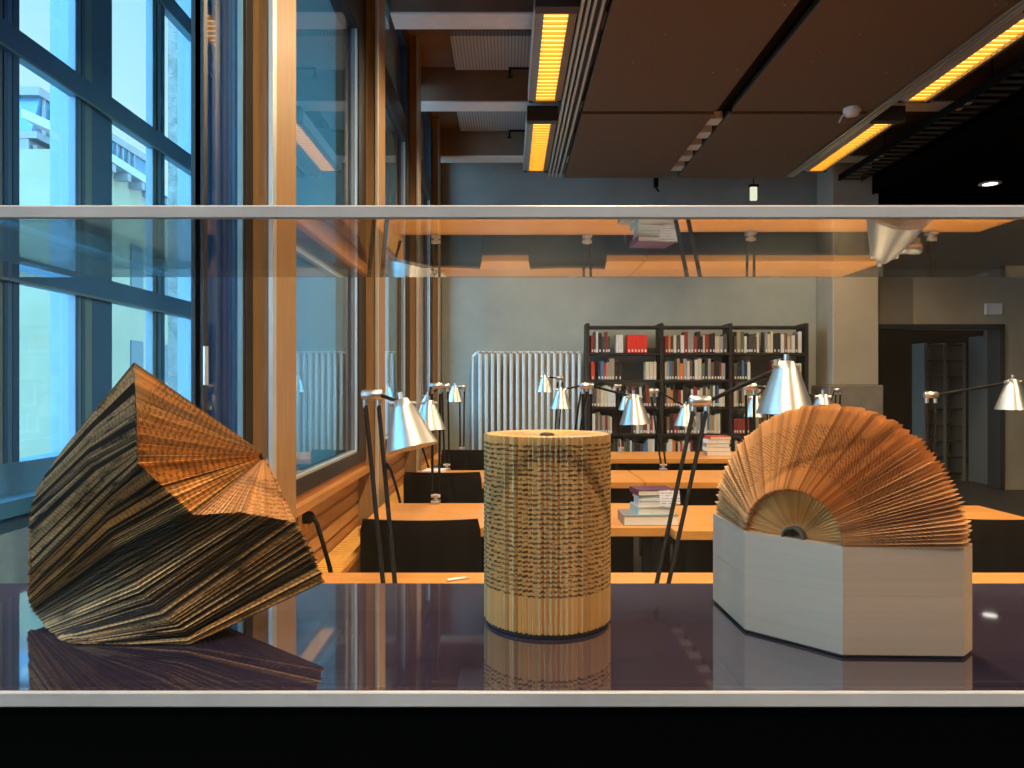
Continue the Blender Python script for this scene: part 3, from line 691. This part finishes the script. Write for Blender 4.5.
# ------------------------------------------------------------------ convectors and plugs along the window wall
for i, (a, b) in enumerate(bays[:3]):
    y0, y1 = a + .12, b - .12
    o = thing('convector', ['timber convector box with yellow slats under the nearest window', 'timber convector box with slatted top under the second window', 'timber convector box with slatted top under the third window'][i], 'convector', (WX + .08, (y0 + y1) / 2, 0), 'convector boxes')
    MB().box(WX - .028, WX + .135, y0, y1, .0, .56).build('casing', M['wood_dark'], o)
    s = MB(); nn = int((y1 - y0) / .045)
    for k in range(nn): s.box(WX - .025, WX + .13, y0 + k * .045, y0 + k * .045 + .028, .56, .585)
    s.build('slat_grille', M['wood_slat'], o)
    s = MB(); s.box(WX + .13, WX + .14, y0, y1, .56, .59); s.build('edge_strip', M['wood'], o)
    yy = (3.55, 5.78, 7.9)[i]
    pg = thing('power_plug', ['black plug with hanging cord under the nearest window', 'black plug with hanging cord under the second window', 'black plug with hanging cord under the third window'][i], 'plug', (WX, yy, .9), 'power plugs')
    MB().bbox(WX - .045, WX - .03, yy - .07, yy + .07, .78, .915, .004).build('socket_plate', M['wood'], pg)
    MB().lathe([(0, .032), (.035, .03), (.05, .018)], (WX - .03, yy, .865), (1, 0, 0), 16).build('plug_body', M['black_matt'], pg)
    MB().path([(WX + .015, yy, .865), (WX + .035, yy - .01, .84), (WX + .06, yy - .02, .77), (WX + .10, yy - .03, .64), (WX + .145, yy - .05, .45), (WX + .148, yy - .05, .05)], .011).build('cord', M['black_matt'], pg)

# ------------------------------------------------------------------ room beyond the doorway
def rack(x0, x1, y, z1, nsh, label):
    o = thing('storage_rack', label, 'rack', ((x0 + x1) / 2, y, 0), 'racks beyond the doorway')
    for x in (x0, (x0 + x1) / 2, x1): MB().box(x - .025, x + .025, y, y + .35, 0, z1).build('upright', M['shelf_grey'], o)
    for k in range(nsh): MB().box(x0, x1, y + .005, y + .34, .1 + k * (z1 - .15) / (nsh - 1), .13 + k * (z1 - .15) / (nsh - 1)).build('shelf_board', M['shelf_black'], o)
    MB().box(x0, x1, y + .33, y + .345, .05, z1).build('back_sheet', M['shelf_grey'], o)
rack(6.55, 7.15, 11.6, 2.16, 9, 'grey storage rack with many shelves seen through the doorway')
rack(5.6, 6.25, 12.6, 2.0, 6, 'dim storage rack further back beyond the doorway')
cbn = thing('store_cabinet', 'tall black cabinet with grey side beyond the doorway', 'cabinet', (7.6, 11.2, 0))
MB().bbox(7.25, 8.3, 11.0, 11.6, 0, 2.25, .005).build('body', M['void'], cbn)
MB().box(7.22, 7.248, 11.0, 11.6, 0, 2.25).build('side_panel', M['shelf_grey'], cbn)
MB().bbox(7.40, 7.48, 10.985, 10.998, 2.0, 2.12, .002).build('notice', M['white'], cbn)
tag(MB().box(5.3, 7.4, 11.3, 11.5, 2.50, 2.58).tube((5.6, 11.4, 2.58), (5.6, 11.4, CEIL), .01).tube((7.1, 11.4, 2.58), (7.1, 11.4, CEIL), .01).build('light_duct', M['trim']), 'pale duct across the ceiling beyond the doorway', 'duct')
c_ = P(993, 309, FAR - .015)
sw = thing('wall_switch', 'square cream switch plate on the wall above the doorway', 'switch', c_)
MB().bbox(c_.x - .12, c_.x + .12, FAR - .04, FAR, c_.z - .08, c_.z + .08, .006).build('plate', M['white'], sw)
MB().bbox(c_.x - .11, c_.x - .07, FAR - .05, FAR - .038, c_.z - .06, c_.z + .06, .003).build('key', M['trim'], sw)

# ------------------------------------------------------------------ display case
DN, DF = .455, .705
ZS = EYE - .189; ZT = EYE + .1027
CX0, CX1 = -.75, .95
dc = thing('display_case', 'wide glass display case with dark shelf and black plinth', 'display case', (.1, .58, 0))
MB().bbox(CX0, CX1, DN + .004, DF - .004, 0, ZS - .0092, .002).build('plinth', M['plinth'], dc)
MB().box(CX0, CX1, DN + .003, DF, ZS - .009, ZS).build('shelf_plate', M['shelf'], dc)
MB().bbox(CX0, CX1, DN - .0005, DN + .0028, ZS - .0092, ZS + .0002, .0008).build('shelf_edge', M['edge'], dc)
MB().box(CX0, CX1, DN + .003, DF, ZT, ZT + .0075).build('top_pane', M['glass_case'], dc)
MB().bbox(CX0, CX1, DN - .0005, DN + .0028, ZT - .0003, ZT + .0078, .0008).build('top_edge', M['edge'], dc)
MB().box(CX0 + .006, CX1 - .006, DN + .004, DN + .009, ZS + .0005, ZT - .0005).build('front_pane', M['glass_front'], dc)
MB().box(CX0, CX0 + .005, DN + .004, DF, ZS + .0005, ZT - .0005).build('side_pane', M['glass_front'], dc)
MB().box(CX1 - .005, CX1, DN + .004, DF, ZS + .0005, ZT - .0005).build('side_pane', M['glass_front'], dc)

# ------------------------------------------------------------------ paper cylinder
cc = Vector((.0316, .598, ZS + .0005)); rc = .0507
cy = thing('book_cylinder', 'cylinder of folded printed pages standing on the dark shelf', 'book sculpture', cc)
zb, zt = cc.z + .0028, cc.z + .1495
N = 76; ang = []; rad = []
for i in range(2 * N):
    ang.append(2 * PI * (i + R.uniform(-.22, .22)) / (2 * N)); rad.append(rc + R.uniform(-.0006, .0004) - (0 if i % 2 == 0 else R.uniform(.0018, .0042)))
m_ = MB(); K = 3
vs = []; 
for i in range(2 * N):
    for k in range(K + 1):
        z = zb + (zt - zb) * k / K; vs.append((cc.x + rad[i] * math.cos(ang[i]), cc.y + rad[i] * math.sin(ang[i]), z))
fs = []; uv = []
for i in range(2 * N):
    j2 = (i + 1) % (2 * N)
    for k in range(K):
        fs.append((i * (K + 1) + k, j2 * (K + 1) + k, j2 * (K + 1) + k + 1, i * (K + 1) + k + 1))
        u0, u1 = (zt - zb) * k / K, (zt - zb) * (k + 1) / K; vA = i / 2 + .001; vB = (i + 1) / 2 - .001
        uv.append([(u0, vA), (u0, vB), (u1, vB), (u1, vA)])
m_.add(vs, fs, 0, uv)
# top: folds running in to the core
vs = []; fs = []; uv = []
for i in range(2 * N):
    zz = zt + (0 if i % 2 == 0 else -.0012)
    vs += [(cc.x + rad[i] * math.cos(ang[i]), cc.y + rad[i] * math.sin(ang[i]), zt), (cc.x + .03 * math.cos(ang[i]), cc.y + .03 * math.sin(ang[i]), zz), (cc.x + .006 * math.cos(ang[i]), cc.y + .006 * math.sin(ang[i]), zt - .002)]
for i in range(2 * N):
    j2 = (i + 1) % (2 * N)
    for k in range(2): fs.append((i * 3 + k, j2 * 3 + k, j2 * 3 + k + 1, i * 3 + k + 1)); uv.append([(.001, i / 2 + .01), (.001, i / 2 + .4), (.002, i / 2 + .4), (.002, i / 2 + .01)])
m_.add(vs, fs, 0, uv)
m_.build('pages', M['paper_roll'], cy)
MB().lathe([(-.02, .006), (-.0005, .006), (.0006, .004)], (cc.x, cc.y, zt), (0, 0, 1), 16).build('spine_roll', M['spine'], cy)
MB().lathe([(0, .0492), (.0028, .0492)], cc, (0, 0, 1), 64).build('base_board', M['black_board'], cy)

# ------------------------------------------------------------------ fan over a half octagon block
O = Vector((.2064, .5392, 0)); nA = Vector((.727, .687, 0)).normalized(); tA = Vector((nA.y, -nA.x, 0)); UP = Vector((0, 0, 1))
zf = EYE - .112
fan = thing('book_fan', 'half wheel of fanned pages above a pale block of closed pages', 'book sculpture', (O.x + nA.x * .05, O.y + nA.y * .05, ZS + .0005))
poly = [(.0, -.037), (.0, .037), (.0585, .0955), (.0770, .0955), (.0770, -.0965), (.0535, -.0965)]
pw = lambda s, tt: (O.x + nA.x * s + tA.x * tt, O.y + nA.y * s + tA.y * tt)
def shrink(p, q):
    cxs, cts = .045, 0; return [(cxs + (s - cxs) * q, cts + (tt - cts) * q) for s, tt in p]
MB().prism([pw(*p) for p in shrink(poly, .985)], ZS + .0005, ZS + .0022).build('base_board', M['black_board'], fan)
pb = MB(); zm = ZS + .043
pb.prism([pw(*p) for p in poly], ZS + .0022, zm - .0003); pb.prism([pw(*p) for p in shrink(poly, .995)], zm - .0003, zm + .0001); pb.prism([pw(*p) for p in poly], zm + .0001, zf)
pb.build('page_block', M['block'], fan)
def pt(s, r, th): return O + nA * s + tA * (r * math.cos(th)) + UP * (r * math.sin(th) + zf)
prof = [(.0, .037), (.0, .037), (.0186, .056), (.0371, .0755), (.0560, .0952), (.067, .0957), (.0770, .0945), (.0770, .01)]
N = 92; m_ = MB(); vs = []; K = len(prof)
for i in range(2 * N + 1):
    th = PI * min(1, max(0, (i + (R.uniform(-.25, .25) if 0 < i < 2 * N else 0)) / (2 * N)))
    tip = R.uniform(-.0003, .0020) if i % 2 == 0 else 0
    for k, (s, r) in enumerate(prof):
        if i % 2 == 1:
            q = .0062 * (.35 + .65 * r / .093)
            s2 = s + q * .6 if k < 5 else s; r2 = max(.005, r - q * (.75 if k < 7 else 0))
        else:
            s2, r2 = s, r + (tip * (r / .093) if 1 < k < 7 else 0)
        vs.append(pt(s2, r2, th))
fs = []; uv = []
cum = [0]
for a, b in zip(prof, prof[1:]): cum.append(cum[-1] + math.hypot(a[0] - b[0], a[1] - b[1]))
for i in range(2 * N):
    for k in range(K - 1):
        fs.append((i * K + k, i * K + k + 1, (i + 1) * K + k + 1, (i + 1) * K + k)); a, b = cum[k], cum[k + 1]; v0, v1 = i / 2 + .001, (i + 1) / 2 - .001
        uv.append([(a, v0), (b, v0), (b, v1), (a, v1)])
m_.add(vs, fs, 0, uv); m_.build('fanned_pages', M['paper_fan'], fan)
# inner disc, set back
N = 40; vs = []; fs = []; uv = []
rr = [.0385, .030, .018, .007]
for i in range(2 * N + 1):
    th = PI * i / (2 * N); q = .0 if i % 2 == 0 else .0022
    for k, r in enumerate(rr): vs.append(pt(.0045 + q * (1 if k < 3 else 0) + (0, .001, .001, .003)[k], r, th))
for i in range(2 * N):
    for k in range(3): fs.append((i * 4 + k, i * 4 + k + 1, (i + 1) * 4 + k + 1, (i + 1) * 4 + k)); uv.append([(k * .01, i / 2 + .001), (k * .01 + .01, i / 2 + .001), (k * .01 + .01, i / 2 + .499), (k * .01, i / 2 + .499)])
MB().add(vs, fs, 0, uv).build('inner_disc', M['paper_core'], fan)
vs = []; fs = []; n = 20
for i in range(n + 1):
    th = PI * i / n; vs += [pt(.001, .0085, th), pt(.001, .0070, th), pt(.012, .0070, th), pt(.012, .0085, th)]
for i in range(n):
    for k in range(4): fs.append((i * 4 + k, i * 4 + (k + 1) % 4, (i + 1) * 4 + (k + 1) % 4, (i + 1) * 4 + k))
MB().add(vs, fs).build('spine_roll', M['spine'], fan)

# ------------------------------------------------------------------ folded polyhedron
def PD(px, py, d): return P(px, py, d)
A = PD(134, 362, .60); H = PD(262, 452, .585); R1 = PD(138, 463, .545); R2 = PD(194, 515, .53); R3 = PD(240, 512, .535); R4 = PD(296, 522, .56); T1 = PD(314, 552, .575); T = PD(325, 582, .583)
RA = PD(136, 410, .572)
poly_thing = thing('book_polyhedron', 'brown angular polyhedron of folded printed pages, leftmost on the shelf', 'book sculpture', (PD(150, 0, .58).x, .58, ZS + .0005))
CEN = PD(170, 525, .63)
def sample(pl, t):
    L = [0]
    for a, b in zip(pl, pl[1:]): L.append(L[-1] + (b - a).length)
    d = t * L[-1]
    for i in range(len(pl) - 1):
        if d <= L[i + 1] + 1e-9: return pl[i].lerp(pl[i + 1], (d - L[i]) / max(1e-9, L[i + 1] - L[i]))
    return pl[-1].copy()
def sampleu(pl, t):
    x = t * (len(pl) - 1); i = min(int(x), len(pl) - 2); return pl[i].lerp(pl[i + 1], x - i)
def ruled(mb, lines, n, amp, m=0, k=5, jit=.3, amps=None, even=True, floor=True):
    cols = []
    for i in range(2 * n + 1):
        t = i / (2 * n)
        if 0 < i < 2 * n: t += R.uniform(-jit, jit) / (2 * n)
        ps = [sampleu(l, t) for l in lines]; row = []
        segs = len(ps) - 1
        lift = R.uniform(-.4, .3) * amp
        for sgi in range(segs):
            for q in range(k + (1 if sgi == segs - 1 else 0)):
                f_ = (sgi + q / k) / segs; p = ps[sgi].lerp(ps[sgi + 1], q / k)
                am = amp if amps is None else amp * (amps[0] + (amps[1] - amps[0]) * f_)
                dv = (CEN - p).normalized()
                off = (am if i % 2 else lift * (am / max(amp, 1e-9)))
                if i in (0, 2 * n): off = 0
                p = p + dv * off
                if p.z < ZS + .001: p.z = ZS + .001
                row.append(p)
        cols.append(row)
    w = len(cols[0]); vs = [p for r in cols for p in r]; fs = []; uv = []
    for i in range(2 * n):
        c0 = 0
        for q in range(w - 1):
            fs.append((i * w + q, i * w + q + 1, (i + 1) * w + q + 1, (i + 1) * w + q))
            L_ = (cols[i][q + 1] - cols[i][q]).length; v0, v1 = i / 2 + .001, (i + 1) / 2 - .001
            uv.append([(c0, v0), (c0 + L_, v0), (c0 + L_, v1), (c0, v1)]); c0 += L_
    mb.add(vs, fs, m, uv)
Lp = [PD(63, 450, .625), PD(36, 489, .622), PD(29, 515, .618), PD(28, 572, .612), PD(27, 600, .604), PD(31, 612, .594), PD(40, 622, .578), PD(50, 632, .560), PD(60, 640, .546), PD(70, 644.5, .5383), PD(120, 645.5, .5372)]
Mp = [PD(99, 405, .605), PD(93, 430, .592), PD(88, 462, .582), PD(113, 487, .565), PD(108, 524, .553), PD(116, 553, .546), PD(130, 578, .541), PD(146, 599, .538), PD(164, 615, .5365), PD(184, 630, .536), PD(189, 645.5, .537)]
Qp = [A, PD(134, 398, .58), PD(136, 437, .555), R1, PD(166, 489, .537), R2, R3, PD(268, 516, .547), R4, T1, T]
m_ = MB()
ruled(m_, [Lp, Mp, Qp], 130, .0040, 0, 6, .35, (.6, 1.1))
m_.build('front_pages', M['paper_shaded'], poly_thing)
m_ = MB()
ruled(m_, [[H + Vector((-.004, 0, .003)), H, H + Vector((-.002, -.002, -.003)), H + Vector((.0, -.002, -.006))], [A, RA, R1, R2]], 42, .0026, 0, 8, .35, (.2, 1.1))
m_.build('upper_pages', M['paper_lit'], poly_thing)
m_ = MB()
ruled(m_, [[H + Vector((.0, -.002, -.006)), H + Vector((.001, -.002, -.006)), H + Vector((.004, 0, -.005))], [R2, R3, R4]], 20, .002, 0, 8, .35, (.2, 1.1))
m_.build('side_pages', M['paper_fan'], poly_thing)
# far side of the body, hidden from here but closed
B1 = PD(130, 500, .69); B2 = PD(200, 560, .69); B3 = PD(110, 590, .66)
m_ = MB()
ruled(m_, [[A, PD(99, 405, .605), Lp[0], Lp[1], Lp[2], Lp[4], Lp[6], Lp[9]], [B1, B1, B1, B1, B3, B3, B3, B3]], 40, .002, 0, 4)
ruled(m_, [[A, PD(200, 408, .595), H, R4, T], [B1, B1, B2, B2, B2]], 40, .002, 0, 4)
ruled(m_, [[T, PD(260, 613, .56), PD(189, 645.5, .537), Lp[10], Lp[9]], [B2, B2, B2, B3, B3]], 36, .002, 0, 4)
m_.add([A, B1, B2], [(0, 1, 2)]); m_.add([B1, B2, B3], [(0, 1, 2)])
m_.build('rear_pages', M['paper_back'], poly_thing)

# ------------------------------------------------------------------ outside
struct(MB().box(-60, OX - .2, -30, 60, -8.2, -8).build('ground_outside', M['roof']), 'ground far below outside the windows', 'ground')
b = thing('white_building', 'tall white building with blue glass roof outside the left window', 'building', (-15, 21, -8))
bx0, bx1, by0, by1 = -18.5, -13.8, 21.3, 28.0
ztop_b = 8.75
MB().box(bx0, bx1, by0, by1, -8, ztop_b).build('wall_block', M['bld_white'], b)
f = MB()
for k in range(9):
    z0 = -7 + k * 1.65
    for (u, w_) in ((-14.9, .7), (-16.2, .8)):
        wi = MB(); wi.box(u - w_ / 2, u + w_ / 2, by0 - .05, by0 + .02, z0, z0 + 1.25); o_ = wi.build('window', M['bld_glass'], b)
        MB().box(u - w_ / 2 - .05, u + w_ / 2 + .1, by0 - .08, by0 + .02, z0 - .08, z0).build('sill', M['bld_white'], o_)
for k in range(11):
    z0 = -7 + k * 1.4
    for (u0, u1) in ((.18, .55), (.72, 1.15), (1.4, 1.8), (2.2, 2.7)):
        MB().box(bx1 - .02, bx1 + .02, by0 + u0, by0 + u1, z0, z0 + 1.05).build('window', M['bld_glass'] if k < 7 else M['bld_blue'], b)
    MB().box(bx1, bx1 + .06, by0 + .1, by0 + 3.0, z0 - .10, z0 - .02).build('sill', M['bld_white'], b)
f = MB(); f.hexa([(bx0, by0 + .1, ztop_b), (bx1, by0 + .1, ztop_b), (bx1, by1, ztop_b), (bx0, by1, ztop_b), (bx0, by0 + .2, ztop_b + 1.1), (bx1 + .2, by0 + .2, ztop_b + 1.1), (bx1 + .2, by1, ztop_b + 1.1), (bx0, by1, ztop_b + 1.1)])
f.build('glass_attic', M['bld_blue'], b)
f = MB()
for k in range(14): f.box(bx1 + .19, bx1 + .26, by0 + .3 + k * .4, by0 + .38 + k * .4, ztop_b, ztop_b + 1.1)
f.box(bx0, bx1 + .3, by0, by1, ztop_b + 1.1, ztop_b + 1.35); f.box(bx0, bx1 + .25, by0 - .02, by1, ztop_b - .15, ztop_b + .05)
f.tube((bx1 + .08, by0 + .15, ztop_b - .3), (bx1 + .12, by0 + 1.1, 5.2), .07)
f.build('attic_frame', M['bld_white'], b)
b = thing('pale_building', 'pale green rendered house with eaves outside the second left window', 'building', (-12, 22, -8))
def slab_px(d0, px0, d1, px1): return (px0 - CX) * d0 / F, (px1 - CX) * d1 / F
MB().hexa([(-10.8, 18.5, -8), (-11.3, 27.0, -8), (-12.4, 27, -8), (-12.4, 18.5, -8), (-10.8, 18.5, 7.4), (-11.3, 27.0, 7.4), (-12.5, 27, 7.4), (-12.5, 18.5, 7.4)]).build('wall_block', M['bld_yellow'], b)
dirv = Vector((-.5, 8.5, 0)).normalized(); nv = Vector((dirv.y, -dirv.x, 0))
def on_wall(s, z, o=0): return Vector((-10.8, 18.5, 0)) + dirv * s + nv * o + Vector((0, 0, z))
for s in (1.0, 3.0, 5.0, 7.0):
    for z in (-1.0, 1.6, 4.4):
        wi = MB(); p0, p1 = on_wall(s, z, .04), on_wall(s + .8, z, .04); q0, q1 = on_wall(s, z, -.05), on_wall(s + .8, z, -.05); up = Vector((0, 0, 1.2))
        wi.hexa([p0, p1, q1, q0, p0 + up, p1 + up, q1 + up, q0 + up]); wi.build('window', M['bld_glass'], b)
rf = MB(); e0, e1 = on_wall(-.2, 7.4, .4), on_wall(8.6, 7.4, .4); i0, i1 = on_wall(-.2, 8.1, -1.2), on_wall(8.6, 8.1, -1.2)
up = Vector((0, 0, .22)); rf.hexa([e0, e1, i1, i0, e0 + up, e1 + up, i1 + up, i0 + up]); rf.build('roof', M['roof'], b)
rk = MB()
for k in range(9):
    p0, p1 = on_wall(.2 + k * .9, 7.18, 0), on_wall(.4 + k * .9, 7.18, 0); o1 = nv * .38; up = Vector((0, 0, .2))
    rk.hexa([p0, p1, p1 + o1, p0 + o1, p0 + up, p1 + up, p1 + o1 + up, p0 + o1 + up])
rk.build('rafter', M['bld_white'], b)
b = tag(MB().box(-5.10, -2.55, 11.1, 15, -8, 8.5).build('neighbour_wing', M['bld_rough']), 'grey roughcast wing rising beside the outer window', 'building')

# ------------------------------------------------------------------ sky, camera, view
wd = bpy.data.worlds.new('sky'); SC.world = wd; wd.use_nodes = True
nt = wd.node_tree; nt.nodes.clear()
tc = nt.nodes.new('ShaderNodeTexCoord'); sp = nt.nodes.new('ShaderNodeSeparateXYZ'); nt.links.new(tc.outputs['Generated'], sp.inputs[0])
cr = nt.nodes.new('ShaderNodeValToRGB'); nt.links.new(sp.outputs[2], cr.inputs[0])
cr.color_ramp.elements[0].position = .05; cr.color_ramp.elements[0].color = (.86, .84, .90, 1)
cr.color_ramp.elements[1].position = .55; cr.color_ramp.elements[1].color = (.40, .78, .92, 1)
e = cr.color_ramp.elements.new(.26); e.color = (.66, .90, .94, 1)
bg = nt.nodes.new('ShaderNodeBackground'); 
mr = nt.nodes.new('ShaderNodeMapRange'); nt.links.new(sp.outputs[1], mr.inputs[0])
for i_, v_ in ((1, .72), (2, -.1), (3, 1.25), (4, 10.0)): mr.inputs[i_].default_value = v_
nt.links.new(mr.outputs[0], bg.inputs[1]); 
m2 = nt.nodes.new('ShaderNodeMapRange'); nt.links.new(sp.outputs[1], m2.inputs[0])
for i_, v_ in ((1, .72), (2, .0), (3, 0.0), (4, 1.0)): m2.inputs[i_].default_value = v_
mx2 = nt.nodes.new('ShaderNodeMix'); mx2.data_type = 'RGBA'; mx2.blend_type = 'MULTIPLY'; nt.links.new(m2.outputs[0], mx2.inputs[0]); nt.links.new(cr.outputs[0], mx2.inputs[6]); mx2.inputs[7].default_value = (.65, .87, 1.12, 1)
nt.links.new(mx2.outputs[2], bg.inputs[0])
wo = nt.nodes.new('ShaderNodeOutputWorld'); nt.links.new(bg.outputs[0], wo.inputs[0])

cam = bpy.data.cameras.new('camera'); co = bpy.data.objects.new('camera', cam); COL.objects.link(co)
co.location = (0, 0, EYE); co.rotation_euler = (PI / 2, 0, 0)
cam.sensor_width = 36; cam.lens = F / 1024 * 36; cam.shift_x = 4 / 1024; cam.shift_y = 1 / 1024; cam.clip_start = .02; cam.clip_end = 200
SC.camera = co
vs_ = SC.view_settings
SC.display_settings.display_device = 'sRGB'
vs_.view_transform = 'Standard'; vs_.look = 'None'; vs_.gamma = 1.0; vs_.use_curve_mapping = False; vs_.exposure = 0.0
try:
    SC.cycles.use_denoising = True; SC.cycles.max_bounces = 10; SC.cycles.transparent_max_bounces = 24; SC.cycles.glossy_bounces = 5; SC.cycles.sample_clamp_indirect = 6.0; SC.cycles.caustics_reflective = False; SC.cycles.caustics_refractive = False
except Exception: pass
